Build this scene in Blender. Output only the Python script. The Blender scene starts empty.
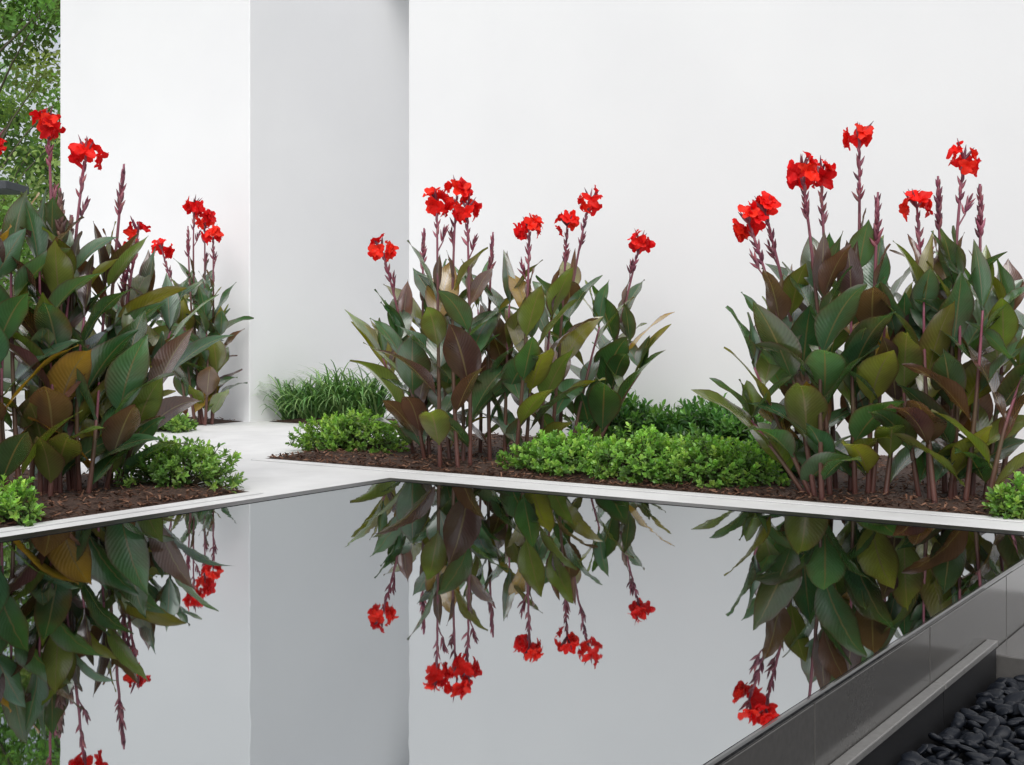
import bpy, math, random
from mathutils import Vector, Matrix, Euler, noise
R=math.radians
random.seed(7)
rnd=random.uniform
scene=bpy.context.scene
col=scene.collection

# ------------------------------------------------------------------ frame of the place
F=1290.0; HZ=326.0; HC=0.85; G=-0.24
E1=Vector((0.829,-0.559,0)).normalized(); E2=Vector((-E1.y,E1.x,0))
def W(a,b,z=0.0): return E1*a+E2*b+Vector((0,0,z))
def gp(px,py,z=G):
    Y=F*(HC-z)/(py-HZ); return Vector(((px-512)/F*Y,Y,z))
def at(px,py,Y): return Vector(((px-512)/F*Y,Y,HC-(py-HZ)/F*Y))

# ------------------------------------------------------------------ mesh builder
class MB:
    def __init__(s): s.v=[];s.f=[];s.c=[];s.uv=[]
    def add(s,vs,fs,c=(1,1,1),uvs=None):
        o=len(s.v); s.v+=[tuple(v) for v in vs]; s.f+=[tuple(i+o for i in f) for f in fs]
        s.c+=[c]*len(vs) if not isinstance(c,list) else c
        s.uv+=uvs if uvs else [(0.5,0.5)]*len(vs)
    def box(s,a0,a1,b0,b1,z0,z1,c=(1,1,1)):
        p=[W(a,b,z) for z in (z0,z1) for (a,b) in ((a0,b0),(a1,b0),(a1,b1),(a0,b1))]
        s.add(p,[(3,2,1,0),(4,5,6,7),(0,1,5,4),(1,2,6,5),(2,3,7,6),(3,0,4,7)],c)
    def tube(s,pts,rad,n=7,c=(1,1,1)):
        vs=[];fs=[];cs=[]
        for i,p in enumerate(pts):
            d=(pts[min(i+1,len(pts)-1)]-pts[max(i-1,0)]).normalized()
            x=d.cross(Vector((0.31,0.95,0.02))).normalized(); y=d.cross(x)
            for k in range(n):
                a=2*math.pi*k/n; vs.append(p+(x*math.cos(a)+y*math.sin(a))*rad[i])
                cs.append(c[i] if isinstance(c,list) else c)
        for i in range(len(pts)-1):
            for k in range(n):
                k2=(k+1)%n; fs.append((i*n+k,i*n+k2,(i+1)*n+k2,(i+1)*n+k))
        vs.append(pts[-1]); cs.append(cs[-1]); t=len(vs)-1; b=(len(pts)-1)*n
        for k in range(n): fs.append((b+k,b+(k+1)%n,t))
        s.add(vs,fs,cs)
    def build(s,name,mat,parent=None,off=None,smooth=False,bevel=0):
        off=off or Vector((0,0,0))
        me=bpy.data.meshes.new(name)
        me.from_pydata([(v[0]-off.x,v[1]-off.y,v[2]-off.z) for v in s.v],[],s.f)
        at_=me.color_attributes.new('Col','FLOAT_COLOR','POINT')
        fl=[]
        for c in s.c: fl+=[c[0],c[1],c[2],1.0]
        at_.data.foreach_set('color',fl)
        uvl=me.uv_layers.new(name='UVMap'); arr=[]
        for l in me.loops: arr+=s.uv[l.vertex_index]
        uvl.data.foreach_set('uv',arr)
        if smooth: me.polygons.foreach_set('use_smooth',[True]*len(me.polygons))
        me.materials.append(mat); me.update()
        o=bpy.data.objects.new(name,me); col.objects.link(o)
        if parent: o.parent=parent
        if bevel:
            m=o.modifiers.new('edge','BEVEL'); m.width=bevel; m.segments=2; m.limit_method='ANGLE'
        return o
def tag(o,label=None,cat=None,group=None,kind=None):
    if label:o['label']=label
    if cat:o['category']=cat
    if group:o['group']=group
    if kind:o['kind']=kind
    return o
def empty(name,loc,label,cat,group=None):
    o=bpy.data.objects.new(name,None); col.objects.link(o); o.location=loc; o.empty_display_size=0.1
    return tag(o,label,cat,group)

# ------------------------------------------------------------------ materials
def mat_base(name):
    m=bpy.data.materials.new(name); m.use_nodes=True; nt=m.node_tree
    return m,nt,nt.nodes,nt.links,nt.nodes['Principled BSDF']
def N(nt,t,**k):
    n=nt.nodes.new(t)
    for a,b in k.items(): setattr(n,a,b)
    return n
def math_n(nt,op,a,b=None):
    n=N(nt,'ShaderNodeMath',operation=op)
    for i,x in enumerate((a,b)):
        if x is None: continue
        if isinstance(x,(int,float)): n.inputs[i].default_value=x
        else: nt.links.new(x,n.inputs[i])
    return n.outputs[0]
def noisy(name,c1,c2,scale,rough=0.8,bump=0.2,bscale=None,detail=6,spec=0.5,dist=0.01,w=0.5):
    m,nt,ns,L,b=mat_base(name)
    tc=N(nt,'ShaderNodeTexCoord')
    n=N(nt,'ShaderNodeTexNoise'); n.inputs['Scale'].default_value=scale; n.inputs['Detail'].default_value=detail
    L.new(tc.outputs['Object'],n.inputs['Vector'])
    r=N(nt,'ShaderNodeValToRGB'); r.color_ramp.elements[0].color=(*c1,1); r.color_ramp.elements[1].color=(*c2,1)
    r.color_ramp.elements[0].position=0.5-w/2; r.color_ramp.elements[1].position=0.5+w/2
    L.new(n.outputs['Fac'],r.inputs['Fac']); L.new(r.outputs['Color'],b.inputs['Base Color'])
    b.inputs['Roughness'].default_value=rough; b.inputs['Specular IOR Level'].default_value=spec
    if bump:
        n2=N(nt,'ShaderNodeTexNoise'); n2.inputs['Scale'].default_value=bscale or scale*4; n2.inputs['Detail'].default_value=5
        L.new(tc.outputs['Object'],n2.inputs['Vector'])
        bp=N(nt,'ShaderNodeBump'); bp.inputs['Strength'].default_value=bump; bp.inputs['Distance'].default_value=dist
        L.new(n2.outputs['Fac'],bp.inputs['Height']); L.new(bp.outputs['Normal'],b.inputs['Normal'])
    return m
def vcol_mat(name,rough=0.5,trans=0.0,spec=0.5,tmul=(1,1,1),var=0.25,vscale=8):
    m,nt,ns,L,b=mat_base(name)
    a=N(nt,'ShaderNodeAttribute',attribute_name='Col')
    tc=N(nt,'ShaderNodeTexCoord'); n=N(nt,'ShaderNodeTexNoise'); n.inputs['Scale'].default_value=vscale
    L.new(tc.outputs['Object'],n.inputs['Vector'])
    v=math_n(nt,'ADD',math_n(nt,'MULTIPLY',n.outputs['Fac'],2*var),1-var)
    mx=N(nt,'ShaderNodeVectorMath',operation='SCALE'); L.new(a.outputs['Color'],mx.inputs[0]); L.new(v,mx.inputs['Scale'])
    L.new(mx.outputs[0],b.inputs['Base Color']); b.inputs['Roughness'].default_value=rough
    b.inputs['Specular IOR Level'].default_value=spec
    if trans:
        t=N(nt,'ShaderNodeBsdfTranslucent'); mm=N(nt,'ShaderNodeVectorMath',operation='MULTIPLY'); mm.inputs[1].default_value=tmul
        L.new(mx.outputs[0],mm.inputs[0]); L.new(mm.outputs[0],t.inputs['Color'])
        ms=N(nt,'ShaderNodeMixShader'); ms.inputs[0].default_value=trans
        L.new(b.outputs[0],ms.inputs[1]); L.new(t.outputs[0],ms.inputs[2])
        L.new(ms.outputs[0],ns['Material Output'].inputs['Surface'])
    return m
def canna_leaf_mat():
    m,nt,ns,L,b=mat_base('canna_leaf')
    a=N(nt,'ShaderNodeAttribute',attribute_name='Col')
    uv=N(nt,'ShaderNodeUVMap'); sp=N(nt,'ShaderNodeSeparateXYZ'); L.new(uv.outputs[0],sp.inputs[0])
    d=math_n(nt,'ABSOLUTE',math_n(nt,'SUBTRACT',sp.outputs[0],0.5))          # 0 midrib .. .5 margin
    vein=math_n(nt,'SINE',math_n(nt,'MULTIPLY',math_n(nt,'SUBTRACT',sp.outputs[1],math_n(nt,'MULTIPLY',d,0.42)),130.0))
    rib=math_n(nt,'LESS_THAN',d,0.025)
    tc=N(nt,'ShaderNodeTexCoord'); n=N(nt,'ShaderNodeTexNoise'); n.inputs['Scale'].default_value=6; n.inputs['Detail'].default_value=3
    L.new(tc.outputs['Object'],n.inputs['Vector'])
    n2=N(nt,'ShaderNodeTexNoise'); n2.inputs['Scale'].default_value=3.1; n2.inputs['Detail'].default_value=4
    L.new(tc.outputs['Object'],n2.inputs['Vector'])
    m0=N(nt,'ShaderNodeMixRGB'); m0.inputs[2].default_value=(0.095,0.050,0.034,1)
    mr=N(nt,'ShaderNodeMapRange'); mr.inputs[1].default_value=0.53; mr.inputs[2].default_value=0.82; mr.inputs[4].default_value=0.65
    L.new(math_n(nt,'ADD',n2.outputs['Fac'],math_n(nt,'MULTIPLY',d,0.30)),mr.inputs[0]); L.new(mr.outputs[0],m0.inputs[0])
    L.new(a.outputs['Color'],m0.inputs[1])
    k=math_n(nt,'ADD',math_n(nt,'ADD',math_n(nt,'MULTIPLY',n.outputs['Fac'],0.9),0.60),math_n(nt,'MULTIPLY',vein,0.07))
    sc=N(nt,'ShaderNodeVectorMath',operation='SCALE'); L.new(m0.outputs[0],sc.inputs[0]); L.new(k,sc.inputs['Scale'])
    edge=N(nt,'ShaderNodeMapRange'); edge.inputs[1].default_value=0.42; edge.inputs[2].default_value=0.5; edge.inputs[4].default_value=0.6; L.new(d,edge.inputs[0])
    m1=N(nt,'ShaderNodeMixRGB'); m1.inputs[2].default_value=(0.08,0.026,0.028,1); L.new(edge.outputs[0],m1.inputs[0]); L.new(sc.outputs[0],m1.inputs[1])
    m2=N(nt,'ShaderNodeMixRGB'); m2.inputs[2].default_value=(0.22,0.17,0.09,1); L.new(math_n(nt,'MULTIPLY',rib,0.65),m2.inputs[0]); L.new(m1.outputs[0],m2.inputs[1])
    L.new(m2.outputs[0],b.inputs['Base Color']); b.inputs['Roughness'].default_value=0.27; b.inputs['Specular IOR Level'].default_value=0.8
    b.inputs['Coat Weight'].default_value=1.0; b.inputs['Coat Roughness'].default_value=0.20; b.inputs['Coat IOR'].default_value=1.7
    bp=N(nt,'ShaderNodeBump'); bp.inputs['Strength'].default_value=0.22; bp.inputs['Distance'].default_value=0.004; L.new(vein,bp.inputs['Height']); L.new(bp.outputs[0],b.inputs['Normal'])
    t=N(nt,'ShaderNodeBsdfTranslucent'); mm=N(nt,'ShaderNodeVectorMath',operation='MULTIPLY'); mm.inputs[1].default_value=(2.8,2.7,0.8)
    L.new(m2.outputs[0],mm.inputs[0]); L.new(mm.outputs[0],t.inputs['Color'])
    ms=N(nt,'ShaderNodeMixShader'); ms.inputs[0].default_value=0.24; L.new(b.outputs[0],ms.inputs[1]); L.new(t.outputs[0],ms.inputs[2])
    L.new(ms.outputs[0],ns['Material Output'].inputs['Surface'])
    return m
def water_mat():
    m,nt,ns,L,b=mat_base('still_black_water')
    b.inputs['Base Color'].default_value=(0.004,0.005,0.006,1); b.inputs['Roughness'].default_value=0.3
    g=N(nt,'ShaderNodeBsdfGlossy'); g.inputs['Color'].default_value=(0.53,0.552,0.565,1); g.inputs['Roughness'].default_value=0.015
    tc=N(nt,'ShaderNodeTexCoord'); n=N(nt,'ShaderNodeTexNoise'); n.inputs['Scale'].default_value=3.0; n.inputs['Detail'].default_value=2
    L.new(tc.outputs['Object'],n.inputs['Vector'])
    bp=N(nt,'ShaderNodeBump'); bp.inputs['Strength'].default_value=0.035; bp.inputs['Distance'].default_value=0.01; L.new(n.outputs['Fac'],bp.inputs['Height'])
    L.new(bp.outputs[0],g.inputs['Normal'])
    ms=N(nt,'ShaderNodeMixShader'); ms.inputs[0].default_value=0.98; L.new(b.outputs[0],ms.inputs[1]); L.new(g.outputs[0],ms.inputs[2])
    L.new(ms.outputs[0],ns['Material Output'].inputs['Surface'])
    return m
M={}
M['wall']=noisy('white_render',(0.80,0.805,0.815),(0.84,0.845,0.85),0.8,0.75,0.12,55,spec=0.2,dist=0.004)
M['paving']=noisy('pale_paving',(0.56,0.56,0.555),(0.72,0.72,0.715),2.2,0.7,0.15,60)
M['ground']=noisy('lawn_ground',(0.03,0.06,0.015),(0.07,0.11,0.03),3,0.9,0.4)
M['mulch']=noisy('bark_mulch',(0.026,0.013,0.008),(0.10,0.052,0.034),38,0.9,0.9,70,dist=0.03)
M['granite']=noisy('dark_granite_panel',(0.082,0.079,0.075),(0.102,0.098,0.093),60,0.17,0.0,spec=0.65,w=0.6)
M['basin']=noisy('black_basin_stone',(0.006,0.006,0.007),(0.012,0.012,0.013),120,0.5,0.0)
M['rim']=noisy('wet_black_rim',(0.005,0.005,0.006),(0.011,0.011,0.012),120,0.30,0.0,spec=0.2)
M['spill']=noisy('wet_dark_lip',(0.02,0.02,0.02),(0.04,0.04,0.04),150,0.05,0.0,spec=0.9,w=0.4)
M['ledge']=noisy('grey_ledge_stone',(0.14,0.137,0.132),(0.19,0.186,0.18),50,0.40,0.08,w=0.5)
M['trough']=noisy('trough_floor',(0.004,0.004,0.005),(0.009,0.009,0.01),30,0.8,0.3)
M['pebble']=noisy('black_pebble',(0.003,0.004,0.007),(0.009,0.012,0.018),7,0.45,0.2,50,dist=0.005,spec=0.28)
M['cleaf']=canna_leaf_mat()
M['stem']=vcol_mat('canna_stem',0.45)
M['flower']=vcol_mat('canna_petal',0.5,0.4,0.25,(1.0,1.0,1.0),0.12,20)
M['bud']=vcol_mat('canna_bud',0.5,0.0)
M['leaf']=vcol_mat('shrub_leaf',0.34,0.35,0.55,(1.5,1.5,0.8),0.2,5)
M['twig']=vcol_mat('twig_bark',0.8)
M['grass']=vcol_mat('grass_blade',0.4,0.3,0.4,(1.4,1.4,0.8))
M['treeleaf']=vcol_mat('tree_leaf',0.7,0.5,0.15,(1.6,1.6,0.8),0.3,0.8)
M['chip']=vcol_mat('wood_chip',0.9,0,0.2)
M['metal']=noisy('dark_grey_metal',(0.03,0.035,0.04),(0.045,0.05,0.058),5,0.45,0.0)
M['water']=water_mat()

# ------------------------------------------------------------------ setting
b=MB(); S=400
b.add([(-S,-S,-0.47),(S,-S,-0.47),(S,S,-0.47),(-S,S,-0.47)],[(0,1,2,3)])
tag(b.build('ground',M['ground']),kind='structure')
PA0,PA1,PB0,PB1=-4.596,-1.077,-0.8,5.596
TA0,TA1,TB0,TB1=-1.042,0.55,-0.7,4.42           # pebble trough
TC=1.10                                          # coping width at the trough's far end
b=MB()
b.box(-19,PA0+.02,-4,15,-0.5,G); b.box(PA0+.02,PA1-.02,PB1-.02,15,-0.5,G); b.box(PA1-.02,7,TB1+TC,15,-0.5,G)
b.box(TA1,7,-4,TB1+TC,-0.5,G); b.box(PA0+.02,TA1,-4,PB0+.02,-0.5,G)
tag(b.build('paving',M['paving']),kind='structure')
b=MB(); b.box(-7.62,5,7.50,7.615,G+0.002,G+0.008); tag(b.build('kerb',M['paving']),kind='structure')
b=MB(); b.box(-6.13,-6.03,0.8,6.05,G+0.002,G+0.008); tag(b.build('kerb',M['paving']),kind='structure')
b=MB(); b.box(TA0+.001,TA1-.001,PB0+.021,TB1-.001,-0.46,-0.35); tag(b.build('trough_floor',M['trough']),kind='structure')

def bed(a0,a1,b0,b1,name='mulch_bed'):
    m=MB(); na=int((a1-a0)/0.12)+1; nb=max(4,int((b1-b0)/0.12)+1); vs=[];fs=[]
    for i in range(na+1):
        for j in range(nb+1):
            a=a0+(a1-a0)*i/na; q=b0+(b1-b0)*j/nb
            e=min(a-a0,a1-a,q-b0,b1-q); h=0.004+min(e,0.25)/0.25*0.04
            if 0<i<na and 0<j<nb: h+=0.014*noise.noise(Vector((a*4,q*4,0)))
            vs.append(W(a,q,G+h))
    for i in range(na):
        for j in range(nb):
            k=i*(nb+1)+j; fs.append((k,k+nb+1,k+nb+2,k+1))
    m.add(vs,fs); o=m.build(name,M['mulch'],smooth=True); tag(o,kind='structure'); return o
BEDS=[(-9.0,-6.14,0.8,6.05),(-7.6,5,7.625,10.475),(-14,-10.76,9.55,10.475),(-10.5,-8.4,10.62,11.6)]
for q in BEDS: bed(*q)
m=MB()
def chip(p):
    l=rnd(0.008,0.028); w=rnd(0.004,0.009)
    d=Vector((rnd(-1,1),rnd(-1,1),rnd(-0.35,0.35))).normalized(); s=d.cross(Vector((rnd(-.4,.4),rnd(-.4,.4),1))).normalized()
    c=random.choice([(0.15,0.075,0.046),(0.09,0.042,0.026),(0.04,0.02,0.013),(0.21,0.115,0.075)])
    u=d.cross(s)*0.004
    m.add([p-d*l-s*w,p+d*l-s*w*.6,p+d*l+s*w*.7,p-d*l+s*w,p+u],[(0,1,4),(1,2,4),(2,3,4),(3,0,4)],c)
for (a0,a1,b0,b1),n in zip(BEDS,(5000,12000,600,200)):
    for i in range(n):
        a=rnd(a0+.02,a1-.02); q=b0+.02+(b1-b0-.04)*random.random()**1.7
        if a0==-9.0: a=a1-.02-(a1-a0-.04)*random.random()**1.7; q=rnd(b0+.02,b1-.02)
        e=min(a-a0,a1-a,q-b0,b1-q)
        chip(W(a,q,G+0.008+min(e,0.25)/0.25*0.04+rnd(0.003,0.013)))
tag(m.build('bark_chips',M['chip']),'loose dark bark chips spread over the planting beds','bark mulch',kind='stuff')

# water and pool
rf=0.10; rn=0.014
b=MB()
b.add([W(PA0+rf,PB0+rf,0),W(PA1-rn,PB0+rf,0),W(PA1-rn,PB1-rf,0),W(PA0+rf,PB1-rf,0)],[(0,1,2,3)])
tag(b.build('water',M['water']),kind='structure')
pl=empty('reflecting_pool',W((PA0+PA1)/2,(PB0+PB1)/2,G),'raised black granite reflecting pool with mirror-still water and panelled sides','pool')
off=pl.location.copy()
b=MB(); b.box(PA0+.03,PA1-.03,PB0+.03,PB1-.03,-0.40,-0.03); b.build('basin',M['basin'],pl,off)
b=MB()
b.box(PA0,PA0+rf,PB0,PB1,-0.025,0.002)
b.box(PA0+rf,PA1-rn,PB0,PB0+rf,-0.025,0.002); b.box(PA0+rf,PA1-rn,PB1-rf,PB1,-0.025,0.002)
b.build('rim',M['rim'],pl,off)
b=MB(); b.box(PA1-rn,PA1,PB0,PB1,-0.014,0.001); b.build('overflow_lip',M['spill'],pl,off,bevel=0.004)
def panels(fixed,axis,lo,hi,z0,z1,start):
    k=start
    edges=[lo]
    while k<hi-0.05:
        if k>lo+0.05: edges.append(k)
        k+=0.91
    edges.append(hi)
    for s,e in zip(edges[:-1],edges[1:]):
        q=MB()
        if axis=='b': q.box(min(fixed),max(fixed),s+.003,e-.003,z0,z1)
        else: q.box(s+.003,e-.003,min(fixed),max(fixed),z0,z1)
        q.build('granite_panel',M['granite'],pl,off,bevel=0.002)
panels((PA1-.029,PA1-.001),'b',PB0+.03,PB1-.03,-0.37,-0.015,4.66-6*0.91)
panels((PA0+.001,PA0+.029),'b',PB0+.03,PB1-.03,G+.001,-0.027,PB1-5*0.91)
panels((PB1-.029,PB1-.001),'a',PA0+.03,PA1-.03,G+.001,-0.027,PA0+0.91)
panels((PB0+.001,PB0+.029),'a',PA0+.03,PA1-.03,G+.001,-0.027,PA0+0.91)
k=PB0+.03
while k<TB1-0.02:
    e=min(k+0.91,TB1-.022); q=MB(); q.box(PA1+.001,TA0,k+.003,e-.003,-0.20,-0.18); q.build('ledge',M['ledge'],pl,off,bevel=0.003)
    q=MB(); q.box(PA1+.001,TA0-.006,k+.003,e-.003,-0.46,-0.201); q.build('ledge_base',M['basin'],pl,off); k+=0.91  # black face under the grey ledge: its shadow gap is put into the colour
q=MB(); q.box(PA1+.001,TA1-.002,TB1,TB1+TC-.002,-0.46,G+.006); q.build('trough_coping',M['granite'],pl,off,bevel=0.004)

# pebbles
def pebble_mesh(i):
    import bmesh
    bm=bmesh.new(); bmesh.ops.create_icosphere(bm,subdivisions=3 if i<8 else 2,radius=1.0)
    sx,sy,sz=rnd(0.95,1.40),rnd(0.68,0.9),rnd(0.34,0.54)
    for v in bm.verts:
        n=1+0.26*noise.noise(v.co*1.0+Vector((i*7.3,0,0)))+0.07*noise.noise(v.co*2.4+Vector((0,i*3.1,0)))
        v.co=Vector((v.co.x*sx*n,v.co.y*sy*n,v.co.z*sz*n))
    me=bpy.data.meshes.new('pebble'); bm.to_mesh(me); bm.free()
    me.polygons.foreach_set('use_smooth',[True]*len(me.polygons)); me.materials.append(M['pebble']); return me
PM=[pebble_mesh(i) for i in range(12)]
rest_v=[];rest_f=[]
cnt=0
def inframe(p):
    if p.y<0.5: return False
    x=512+F*p.x/p.y; y=HZ+F*(HC-p.z)/p.y
    return x<1032 and y<772
cells=[]
for layer in range(2):
    a=TA0+0.026
    row=0
    while a<TA1-0.04:
        q=TB0+0.05+(row%2)*0.028
        while q<TB1-0.03:
            cells.append((a+rnd(-.013,.013),q+rnd(-.017,.017),layer)); q+=0.056
        a+=0.045; row+=1
for a,q,layer in cells:
    s=rnd(0.018,0.037); z=-0.318+layer*0.028+rnd(-0.012,0.016)
    if layer: a+=0.012; q+=0.03
    if a>TA1-.05 or q>TB1-.035 or a<TA0+.02: continue
    if layer==0 and a>-0.35: continue
    p=W(a,q,z); rot=(rnd(-.6,.6),rnd(-.6,.6),rnd(0,6.3)); i=random.randrange(8)
    if layer==1 and inframe(p) and cnt<298:
        o=bpy.data.objects.new('pebble',PM[i]); col.objects.link(o); o.location=p; o.rotation_euler=rot; o.scale=(s,s,s*rnd(.8,1.1))
        tag(o,'smooth black pebble lying among the others in the trough beside the pool','pebble','black pebbles in the trough'); cnt+=1
    else:
        me=PM[8+i%4]
        mt=Matrix.Translation(p)@Euler(rot).to_matrix().to_4x4()@Matrix.Diagonal((s,s,s,1))
        ov=len(rest_v)
        rest_v+=[tuple(mt@v.co) for v in me.vertices]; rest_f+=[tuple(i+ov for i in pg.vertices) for pg in me.polygons]
q=MB(); q.add(rest_v,rest_f); tag(q.build('pebble_bed',M['pebble'],smooth=True),'lower layer of black pebbles filling the trough beside the pool','pebbles',kind='stuff')

# walls
b=MB(); b.box(-14.06,-10.66,10.48,15.2,-0.5,6.5); tag(b.build('white_wall',M['wall'],bevel=0.012),'white rendered wall block on the left, its shaded side facing the recess','wall')
b=MB(); b.box(-8.36,6,10.48,10.95,-0.5,6.5); tag(b.build('white_wall',M['wall'],bevel=0.012),'long blank white wall behind the middle and right canna lilies','wall')
b=MB(); b.box(-10.64,6,15.2,15.6,-0.5,6.5); tag(b.build('white_wall',M['wall'],bevel=0.012),'white rear wall closing the recess between the two front walls','wall')
b=MB(); b.box(-10.655,-8.6,12.7,15.19,5.45,5.7); tag(b.build('recess_soffit',M['wall']),'white slab roofing the deep end of the recess, just above the picture top','soffit')  # unseen slab, kept above the view to shade the recess softly

# ------------------------------------------------------------------ canna lilies
PAL=[((0.042,0.108,0.046),5.5),((0.070,0.150,0.082),3.0),((0.105,0.055,0.040),1.5),((0.115,0.160,0.036),3.2),((0.20,0.20,0.032),1.4),((0.30,0.18,0.026),0.45),((0.078,0.038,0.040),1.0)]
def pick(pal):
    t=sum(w for _,w in pal); r=rnd(0,t)
    for c,w in pal:
        r-=w
        if r<=0: return c
    return pal[0][0]
def jit(c,a=0.25):
    k=rnd(1-a,1+a); return tuple(x*k*rnd(1-a*.4,1+a*.4) for x in c)
def prof(v):
    if v<0.09: return 0.09
    t=(v-0.09)/0.91
    if t>0.995: return 0.008
    return max(0.01,0.09*(1-t)+math.sin(math.pi*t**0.80)**0.95*(1-0.30*t**3))
def leaf(mb,base,az,ln,wd,a0,arch,fold,c,roll=0.0,n=12):
    r=Vector((math.cos(az),math.sin(az),0)); up=Vector((0,0,1)); sd=r.cross(up)
    p=base.copy(); vs=[];fs=[]; uv=[]; ph=rnd(0,6); wav=rnd(0.003,0.014); sway=rnd(-0.2,0.2)
    for i in range(n+1):
        v=i/n; an=a0+arch*v**1.8
        d=r*math.sin(an)+up*math.cos(an)+sd*sway*v; d.normalize()
        nn=-r*math.cos(an)+up*math.sin(an); s2=d.cross(nn).normalized()
        ro=roll*v; s3=s2*math.cos(ro)+nn*math.sin(ro); n3=nn*math.cos(ro)-s2*math.sin(ro)
        w=wd*prof(v); fo=fold*(1-0.4*v)
        for j in (-2,-1,0,1,2):
            u=j/2
            vs.append(p+s3*(u*w/2*math.cos(fo))+n3*(abs(u)*w/2*math.sin(fo)+(wav*math.sin(v*13+ph+j) if abs(j)==2 else 0)))
            uv.append((0.5+u*0.5,v))
        p=p+d*(ln/n)
    for i in range(n):
        for j in range(4):
            k=i*5+j; fs.append((k,k+1,k+6,k+5))
    mb.add(vs,fs,c,uv)
RED=[(0.92,0.018,0.012),(0.84,0.010,0.012),(0.95,0.035,0.016),(0.72,0.007,0.010)]
def petal(mb,base,d,nrm,ln,wd,c,curl):
    s=d.cross(nrm).normalized(); vs=[];fs=[]; ph=rnd(0,6)
    n=6; p=base.copy()
    for i in range(n+1):
        v=i/n; dd=(d*math.cos(curl*v)-nrm*math.sin(curl*v)).normalized()
        w=wd*max(0.12,math.sin(math.pi*min(0.97,0.08+0.92*v**1.15))**0.7)
        if i==n: w=wd*0.35
        for j in (-1,-.5,0,.5,1):
            vs.append(p+s*(j*w/2)+nrm*(0.12*w*abs(j)+0.24*w*math.sin(ph+v*8+j*3.5)*abs(j)))
        p=p+dd*(ln/n)
    for i in range(n):
        for j in range(4): k=i*5+j; fs.append((k,k+1,k+6,k+5))
    mb.add(vs,fs,c)
def rdir(zmin=-1,zmax=1):
    z=rnd(zmin,zmax); a=rnd(0,6.283); q=math.sqrt(max(0,1-z*z)); return Vector((q*math.cos(a),q*math.sin(a),z))
def flower_head(mb,c,size):
    nb=random.randint(5,7); lean=rdir(-.3,.3)*size*.2
    for k in range(nb):
        a=k*2.4+rnd(-.5,.5); z=rnd(-0.7,0.85)
        q=math.sqrt(1-min(.95,z*z))
        d=Vector((q*math.cos(a),q*math.sin(a),z)).normalized()
        bc=c+lean*z+Vector((d.x*0.50,d.y*0.50,d.z*0.68))*size*rnd(.8,1.1)
        x=d.cross(Vector((.3,.2,.9))).normalized(); y=d.cross(x)
        cc=random.choice(RED)
        for i in range(random.randint(4,5)):
            t=i*1.35+rnd(-.35,.35); o=x*math.cos(t)+y*math.sin(t)
            pd=(d*rnd(.3,.9)+o*rnd(.7,1.1)).normalized(); nr=(d-pd*d.dot(pd)).normalized()
            petal(mb,bc,pd,nr,size*rnd(.6,.92),size*rnd(.46,.70),jit(cc,.15),rnd(.1,1.2))
BUDC=[(0.16,0.030,0.055),(0.22,0.05,0.075),(0.11,0.024,0.045),(0.27,0.09,0.11)]
def teardrop(mb,p,d,ln,wd,c):
    pts=[p+d*(ln*t) for t in (0,.25,.5,.75,1)]; mb.tube(pts,[wd*.3,wd*.5,wd*.48,wd*.28,wd*.05],6,c)
def bud_spike(mb,top,d,ln,dense=16,pal=BUDC,fat=1.0):
    for i in range(dense):
        t=i/dense; a=i*2.4+rnd(-.2,.2)
        x=d.cross(Vector((.2,.9,.1))).normalized(); y=d.cross(x); o=x*math.cos(a)+y*math.sin(a)
        p=top-d*(ln*(1-t))
        teardrop(mb,p,(d*1.2+o*rnd(.4,.85)*(1-.5*t)).normalized(),rnd(.06,.095)*(1-.35*t),rnd(.018,.026)*(1-.3*t)*fat,jit(random.choice(pal),.3))
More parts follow.
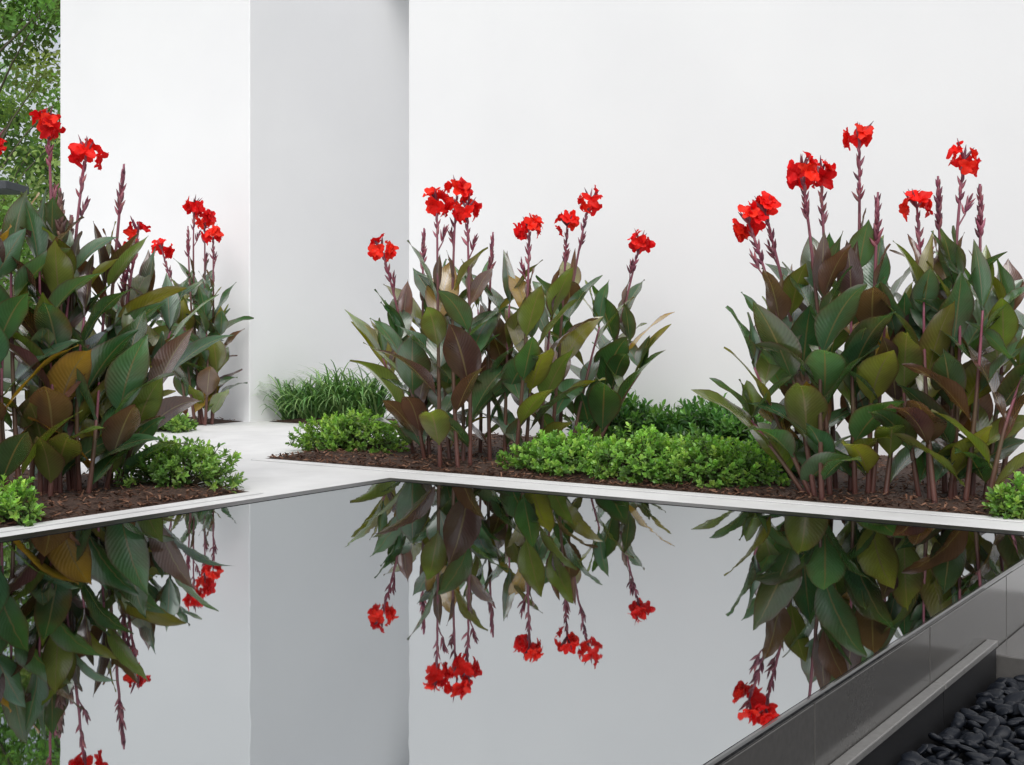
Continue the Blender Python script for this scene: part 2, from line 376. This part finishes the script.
def canna(name,label,cat,group,stems,lscale=1.0,seed=1,pal=PAL,ftop=0.60,lop=18,nlr=(6,7)):
    random.seed(seed)
    cen=Vector((0,0,0)); bs=[gp(s[0],s[1]) for s in stems]
    for q in bs: cen+=q
    cen/=len(bs); cen.z=G
    root=empty(name,cen,label,cat,group)
    for (bx,by,tx,ty,kind),bp in zip(stems,bs):
        fsc=1.0
        if kind=='f': kind='F'; fsc=0.72
        if kind=='L': ty+=lop
        tp=at(tx,ty,bp.y+rnd(-0.12,0.12)); bp=bp.copy(); bp.z=G+0.01
        H=tp.z-bp.z
        mid=bp*0.45+tp*0.55; mid.x=bp.x*0.62+tp.x*0.38+rnd(-.09,.09); mid.y+=rnd(-.08,.08)
        def cv(t): return bp*(1-t)**2+mid*2*t*(1-t)+tp*t*t
        n=14; end=1.0 if kind in 'FBD' else 0.80
        pts=[cv(i/n*end) for i in range(n+1)]
        rad=[0.018*(1-.62*(i/n)) for i in range(n+1)]
        cs=[]
        for i in range(n+1):
            t=i/n
            lo=Vector((0.095,0.032,0.026)); mi=Vector((0.085,0.055,0.028)); hi=Vector((0.22,0.062,0.095))
            cc=lo.lerp(mi,min(1,t*2)) if t<.5 else mi.lerp(hi,min(1,(t-.5)*3))
            cs.append(tuple(cc))
        sm=MB(); sm.tube(pts,rad,8,cs); st=sm.build('stem',M['stem'],root,cen,smooth=True)
        fo=MB(); az=rnd(0,6.28)
        top=ftop if kind in 'FBD' else 0.80
        nl=random.randint(*nlr)
        for i in range(nl):
            t=0.07+(top-0.07)*(i/(nl-1))
            a=az+i*math.pi+rnd(-.7,.7)
            ln=(0.37+0.22*math.sin(math.pi*min(1,t/top*.8+.12)))*rnd(.85,1.15)*lscale
            wd=ln*rnd(.35,.46)
            low=1-t/top
            leaf(fo,cv(t),a,ln,wd,R(rnd(16,37)+low*15),R(rnd(8,50)+low*18),R(rnd(8,24)),jit(pick(pal)),rnd(-.7,.7))
        if kind in 'L':
            for q in range(2):
                leaf(fo,cv(.79),rnd(0,6.3),H*0.20+0.16,rnd(.09,.16),R(rnd(3,20)),R(rnd(3,30)),R(rnd(20,45)),jit(pick(pal)))
        else:
            leaf(fo,cv(ftop+.04),rnd(0,6.3),rnd(.22,.34),rnd(.05,.09),R(rnd(4,12)),R(rnd(3,20)),R(40),jit(pal[2][0]))
        fo.build('foliage',M['cleaf'],st,cen,smooth=True)
        d=(cv(1)-cv(.93)).normalized()
        if kind=='F':
            fh=MB(); flower_head(fh,tp,rnd(.098,.116)*fsc*(1.10 if bp.y>12 else 1)); fh.build('flower_head',M['flower'],st,cen,smooth=True)
            bd=MB(); bud_spike(bd,tp-d*0.05,d,.22,10)
            for k in range(4):
                dd=(d+rdir(-.2,.6)*.8).normalized(); teardrop(bd,tp,dd,rnd(.10,.15),.018,jit(random.choice(BUDC)))
            sp0=cv(rnd(.74,.80)); sd=(d+rdir(-.1,.3)*.55).normalized(); sl=rnd(.14,.24)
            bd.tube([sp0,sp0+sd*sl*.5,sp0+(sd+d*.4).normalized()*sl],[.006,.005,.004],5,(0.20,0.06,0.085))
            bud_spike(bd,sp0+(sd+d*.4).normalized()*sl,(sd+d*.6).normalized(),.10,8,fat=.85)
            bd.build('flower_bud',M['bud'],st,cen,smooth=True)
        elif kind=='B':
            bd=MB(); bud_spike(bd,tp-d*.04,d,.30,24,fat=1.1); bd.build('flower_bud',M['bud'],st,cen,smooth=True)
        elif kind=='D':
            bd=MB(); bud_spike(bd,tp-d*.04,d,.26,30,[(0.14,0.07,0.055),(0.09,0.045,0.036),(0.20,0.11,0.085)],1.4); bd.build('seed_head',M['bud'],st,cen,smooth=True)
    return root
GR='clumps of red flowering canna lilies'
canna('canna_lily','leafy clump of red canna flowers in the middle, before the white wall','canna lily',GR,[
 (425,462,382,250,'F'),(440,470,437,202,'F'),(458,471,457,192,'F'),(470,470,467,210,'F'),(430,462,424,228,'B'),(490,466,493,232,'B'),
 (515,468,529,229,'F'),(550,460,567,226,'F'),(560,456,590,200,'F'),(588,454,640,243,'F'),
 (425,464,392,300,'L'),(450,465,440,262,'L'),(505,466,512,250,'L'),(570,458,608,280,'L'),(480,458,475,258,'L'),(588,455,642,300,'L'),(540,464,555,270,'L'),(415,458,374,318,'L'),
 (525,466,532,295,'L'),(463,467,455,305,'L'),(592,457,655,335,'L')],seed=3,lscale=1.08)
canna('canna_lily','right-hand canna clump with the highest red bloom, left of the clump at the edge','canna lily',GR,[
 (815,500,749,224,'F'),(822,497,765,212,'F'),(830,500,802,172,'F'),(836,495,821,174,'F'),(850,498,859,138,'F'),(868,500,878,192,'B'),
 (812,495,768,300,'L'),(822,502,825,238,'L'),(855,500,850,248,'L'),(812,499,742,320,'L'),(872,500,888,260,'L'),(885,502,905,310,'L'),(806,498,738,385,'L')],seed=12,lscale=1.04)
canna('canna_lily','canna clump at the right edge with two red blooms and two dark bud spikes','canna lily',GR,[
 (930,505,917,208,'F'),(955,505,964,160,'F'),(945,500,938,176,'B'),(972,503,980,184,'B'),
 (920,503,893,285,'L'),(935,508,925,238,'L'),(965,508,985,248,'L'),(985,505,1012,262,'L'),(998,500,1045,245,'L'),(988,510,1035,330,'L'),(950,505,958,235,'L')],seed=27,lscale=1.04)
canna('canna_lily','tall dense canna clump at the left edge beside the pool','canna lily',GR,[
 (45,500,48,124,'F'),(75,497,86,155,'F'),(-5,505,-8,146,'f'),(110,490,138,234,'f'),(105,488,124,254,'f'),(95,492,124,164,'B'),(55,500,60,188,'D'),(70,497,72,215,'D'),
 (20,505,12,205,'L'),(40,502,38,210,'L'),(60,500,80,220,'L'),(95,495,108,240,'L'),(115,489,150,262,'L'),(122,488,182,290,'L'),(0,508,-20,240,'L'),(80,498,92,270,'L'),(30,500,58,280,'L'),
 (10,506,8,300,'L'),(50,503,45,310,'L'),(105,496,135,325,'L'),(118,492,175,350,'L'),(88,500,100,350,'L')],seed=53,lscale=1.08,lop=6)
canna('canna_lily','slender far canna clump against the left wall block','canna lily',GR,[
 (195,425,162,250,'F'),(200,425,194,206,'F'),(206,424,205,219,'F'),(212,424,213,235,'F'),(203,425,188,226,'B'),
 (195,426,182,270,'L'),(205,426,203,280,'L'),(212,425,222,300,'L'),(188,426,168,290,'L')],seed=44,lscale=1.05,nlr=(5,7))

# ------------------------------------------------------------------ shrubs
def sleaf(mb,p,d,nrm,ln,wd,c):
    s=d.cross(nrm).normalized(); f=nrm*(wd*.18)
    vs=[p,p+d*ln*.35-s*wd*.45+f,p+d*ln*.45,p+d*ln*.35+s*wd*.45+f,p+d*ln*.75-s*wd*.36+f,p+d*ln*.78,p+d*ln*.75+s*wd*.36+f,p+d*ln-nrm*(ln*.1)]
    mb.add(vs,[(0,2,1),(0,3,2),(1,2,5,4),(2,3,6,5),(4,5,7),(5,6,7)],c)
def shrub(name,label,cat,group,c,rx,ry,h,n,ln,pal,seed,asp=0.5):
    random.seed(seed)
    root=empty(name,c,label,cat,group); mb=MB(); tw=MB()
    for i in range(n):
        z=random.random()**.8; a=rnd(0,6.283)
        rr=math.sqrt(max(0,1-z**2.2)); k=1.0+0.16*math.sin(a*3+seed)+0.08*math.sin(a*7+seed*2)
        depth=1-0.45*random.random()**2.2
        hh=h*(0.86+0.40*noise.noise(Vector((math.cos(a)*2.5*rr,math.sin(a)*2.5*rr,seed)))+rnd(-.05,.16))
        loc=E1*(rx*rr*k*depth*math.cos(a))+E2*(ry*rr*k*depth*math.sin(a))+Vector((0,0,hh*z*depth+0.02))
        out=(E1*(math.cos(a)*rr)+E2*(math.sin(a)*rr)+Vector((0,0,z*1.1+.35))).normalized()
        ax=(out+rdir()*.45).normalized()
        x=ax.cross(Vector((.3,.5,.8))).normalized(); y=ax.cross(x)
        base=loc-ax*ln*1.1
        if i%4==0: tw.tube([Vector(c)+loc*0.15,Vector(c)+loc*.6+Vector((0,0,-.02)),Vector(c)+base+ax*ln],[.005,.004,.002],4,(0.05,0.04,0.02))
        m=random.randint(5,8); br=(0.45+0.55*(depth-.55)/.45)*(0.66+0.48*z)  # br darkens inner and lower leaves: the shrub's shade put into leaf colour
        cc=pick(pal)
        for q in range(m):
            t=q/m; an=q*2.4+rnd(-.3,.3); o=x*math.cos(an)+y*math.sin(an)
            d=(o*(1.0-.55*t)+ax*(.35+.8*t)).normalized(); nr=(ax-d*ax.dot(d)).normalized()
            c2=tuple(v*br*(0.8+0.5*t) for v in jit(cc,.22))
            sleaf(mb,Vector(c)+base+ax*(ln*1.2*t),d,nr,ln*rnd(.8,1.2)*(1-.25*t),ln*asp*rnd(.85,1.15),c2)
    cv=Vector(c)
    tw.build('stem',M['twig'],root,cv); mb.build('foliage',M['leaf'],root,cv)
    return root
LG=[((0.21,0.41,0.065),4),((0.15,0.32,0.055),3),((0.30,0.49,0.09),2),((0.10,0.20,0.04),1.2)]
DG=[((0.050,0.145,0.034),3),((0.08,0.20,0.042),3),((0.13,0.29,0.06),2)]
MG=[((0.17,0.32,0.06),3),((0.12,0.24,0.05),3),((0.25,0.41,0.08),2)]
SG='low green shrubs at the feet of the canna lilies'
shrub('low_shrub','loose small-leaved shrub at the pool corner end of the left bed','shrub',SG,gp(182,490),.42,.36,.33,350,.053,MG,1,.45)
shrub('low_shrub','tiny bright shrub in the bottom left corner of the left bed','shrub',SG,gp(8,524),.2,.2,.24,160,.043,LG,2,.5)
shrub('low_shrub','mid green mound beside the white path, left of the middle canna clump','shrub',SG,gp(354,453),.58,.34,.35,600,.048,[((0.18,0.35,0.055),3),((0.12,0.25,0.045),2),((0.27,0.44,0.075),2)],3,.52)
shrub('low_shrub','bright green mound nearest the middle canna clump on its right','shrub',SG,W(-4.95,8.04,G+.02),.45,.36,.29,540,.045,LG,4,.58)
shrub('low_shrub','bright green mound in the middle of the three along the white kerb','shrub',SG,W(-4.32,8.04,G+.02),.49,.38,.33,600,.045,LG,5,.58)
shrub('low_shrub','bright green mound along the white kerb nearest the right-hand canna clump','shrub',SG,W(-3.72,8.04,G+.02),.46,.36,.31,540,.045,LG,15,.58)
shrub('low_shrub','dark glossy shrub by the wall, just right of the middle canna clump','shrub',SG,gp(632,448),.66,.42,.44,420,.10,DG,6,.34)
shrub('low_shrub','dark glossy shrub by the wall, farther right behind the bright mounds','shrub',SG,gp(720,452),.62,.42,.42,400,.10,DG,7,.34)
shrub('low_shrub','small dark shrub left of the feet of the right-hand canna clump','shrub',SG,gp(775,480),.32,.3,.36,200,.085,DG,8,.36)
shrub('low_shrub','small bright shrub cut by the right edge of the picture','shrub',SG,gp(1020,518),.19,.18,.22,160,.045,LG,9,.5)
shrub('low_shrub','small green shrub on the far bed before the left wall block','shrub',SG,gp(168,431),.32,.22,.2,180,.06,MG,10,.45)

# grass tufts
def tuft(c,label,h,n,seed):
    random.seed(seed); mb=MB(); cv=Vector(c)
    for i in range(n):
        a=rnd(0,6.283); r=Vector((math.cos(a),math.sin(a),0)); s=r.cross(Vector((0,0,1)))
        off=rdir(0,0)*(.26*random.random()**.6); off.y*=.5
        p=cv+off+Vector((0,0,.01)); an=R(rnd(8,48)); arch=R(rnd(85,140)); ln=h*rnd(.75,1.5); w=rnd(.008,.013)
        vs=[];fs=[]; k=9; cc=jit(random.choice([(0.12,0.26,0.08),(0.17,0.33,0.10),(0.28,0.46,0.17),(0.07,0.15,0.05)]))
        for j in range(k+1):
            v=j/k; ag=an+arch*v**2.0; d=r*math.sin(ag)+Vector((0,0,math.cos(ag)))
            ww=w*(1-v**2.5)+.001; vs+=[p-s*ww,p+s*ww]; p=p+d*(ln/k)
            if p.z<cv.z+.02: p.z=cv.z+.02
        for j in range(k): fs.append((2*j,2*j+1,2*j+3,2*j+2))
        mb.add(vs,fs,cc)
    o=mb.build('grass_tuft',M['grass'],None,cv,smooth=True); o.location=cv
    tag(o,label,'ornamental grass','arching grass tufts at the foot of the shaded wall')
tuft(gp(305,421),'arching grass tuft at the recess, leftmost beside the shaded wall',.56,290,51)
tuft(gp(335,421),'arching grass tuft in the middle of the row of three at the recess',.66,310,52)
tuft(gp(363,421),'arching grass tuft at the recess, rightmost and next to the middle canna clump',.66,290,53)

# ------------------------------------------------------------------ trees beyond
def tree(c,label,h,cr,seed,pal,nl,ls=1.0,nb=40):
    random.seed(seed); cv=Vector(c); root=empty('background_tree',cv,label,'tree','trees beyond the left wall')
    tr=MB(); top=cv+Vector((rnd(-.4,.4),rnd(-.4,.4),h*.85))
    tr.tube([cv,cv+Vector((.1,0,h*.3)),cv+Vector((.0,.1,h*.55)),top],[.22,.17,.10,.03],9,(0.10,0.085,0.06))
    blobs=[]
    for i in range(nb):
        t=rnd(.14,.97); a=rnd(0,6.28); rr=cr*math.sin(math.pi*min(.95,(t-.04)))**.6*rnd(.35,1)
        e=cv+Vector((math.cos(a)*rr,math.sin(a)*rr,h*t)); s=cv+Vector((0,0,h*max(.1,t-.2)))
        tr.tube([s,(s+e)/2+Vector((0,0,.15)),e],[.03,.018,.007],5,(0.09,0.08,0.05)); blobs.append((e,rnd(.65,1.2),jit(pick(pal),.35)))
    tr.build('trunk',M['twig'],root,cv,smooth=True)
    mb=MB()
    for i in range(nl):
        e,r,cc=random.choice(blobs); d=rdir(); p=e+Vector((d.x,d.y,d.z*.7))*r*random.random()**.45
        dd=(rdir()+Vector((0,0,-.4))).normalized(); nr=(Vector((0,-.5,.8))+rdir()*.9); nr=(nr-dd*dd.dot(nr)).normalized()
        k=0.75+0.4*max(0,d.z); sleaf(mb,p,dd,nr,rnd(.10,.15)*ls,rnd(.055,.085)*ls,tuple(v*k for v in jit(cc,.12)))  # k lightens the top of each leaf clump: light from above put into colour
    mb.build('crown',M['treeleaf'],root,cv)
TP=[((0.22,0.37,0.11),3),((0.29,0.44,0.15),2),((0.15,0.26,0.09),2)]
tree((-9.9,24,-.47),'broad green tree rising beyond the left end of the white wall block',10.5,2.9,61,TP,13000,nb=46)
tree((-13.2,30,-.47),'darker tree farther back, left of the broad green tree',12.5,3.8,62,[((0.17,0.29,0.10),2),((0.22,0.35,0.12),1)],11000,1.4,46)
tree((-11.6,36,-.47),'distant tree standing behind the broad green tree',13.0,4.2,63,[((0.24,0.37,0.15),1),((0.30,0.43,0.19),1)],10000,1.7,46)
cpos=Vector((-8.8,17.5,G)); cp=empty('garden_canopy',cpos,'dark grey flat canopy roof half hidden behind the left canna clump','canopy')
def wbox(mb,x0,x1,y0,y1,z0,z1):
    p=[Vector((x,y,z)) for z in (z0,z1) for (x,y) in ((x0,y0),(x1,y0),(x1,y1),(x0,y1))]
    mb.add(p,[(3,2,1,0),(4,5,6,7),(0,1,5,4),(1,2,6,5),(2,3,7,6),(3,0,4,7)])
q=MB(); wbox(q,-10.6,-6.66,17,17.8,2.66,2.77); q.build('roof',M['metal'],cp,cpos,bevel=.01)
for x in (-10.45,-7.3):
    q=MB(); wbox(q,x-.06,x+.06,17.4,17.52,-.46,2.659); q.build('post',M['metal'],cp,cpos)

# ------------------------------------------------------------------ light
sun_dir=Vector((-0.04,-0.80,1.0)).normalized()
el=math.asin(sun_dir.z); az=math.atan2(sun_dir.x,sun_dir.y)
w=bpy.data.worlds.new('World'); scene.world=w; w.use_nodes=True; nt=w.node_tree
sky=nt.nodes.new('ShaderNodeTexSky'); sky.sky_type='NISHITA'; sky.sun_disc=False; sky.sun_elevation=el; sky.sun_rotation=az
sky.air_density=1.0; sky.dust_density=3.0; sky.ozone_density=1.0
hs=nt.nodes.new('ShaderNodeHueSaturation'); hs.inputs['Saturation'].default_value=0.30
nt.links.new(sky.outputs[0],hs.inputs['Color']); bg=nt.nodes['Background']; nt.links.new(hs.outputs[0],bg.inputs['Color']); bg.inputs['Strength'].default_value=0.15
sl=bpy.data.lights.new('sun','SUN'); sl.energy=1.85; sl.angle=R(50); sl.color=(1,0.985,0.97)
so=bpy.data.objects.new('sun',sl); col.objects.link(so); so.rotation_euler=sun_dir.to_track_quat('Z','Y').to_euler(); so.location=(0,0,10)

# ------------------------------------------------------------------ camera
cd=bpy.data.cameras.new('camera'); co=bpy.data.objects.new('camera',cd); col.objects.link(co)
co.location=(0,0,HC); co.rotation_euler=(R(90),0,0)
cd.sensor_width=36; cd.lens=36*F/1024; cd.shift_y=-(382.5-HZ)/1024; cd.clip_end=2000; cd.clip_start=0.05
scene.camera=co
scene.view_settings.view_transform='Standard'; scene.view_settings.look='None'; scene.view_settings.exposure=0
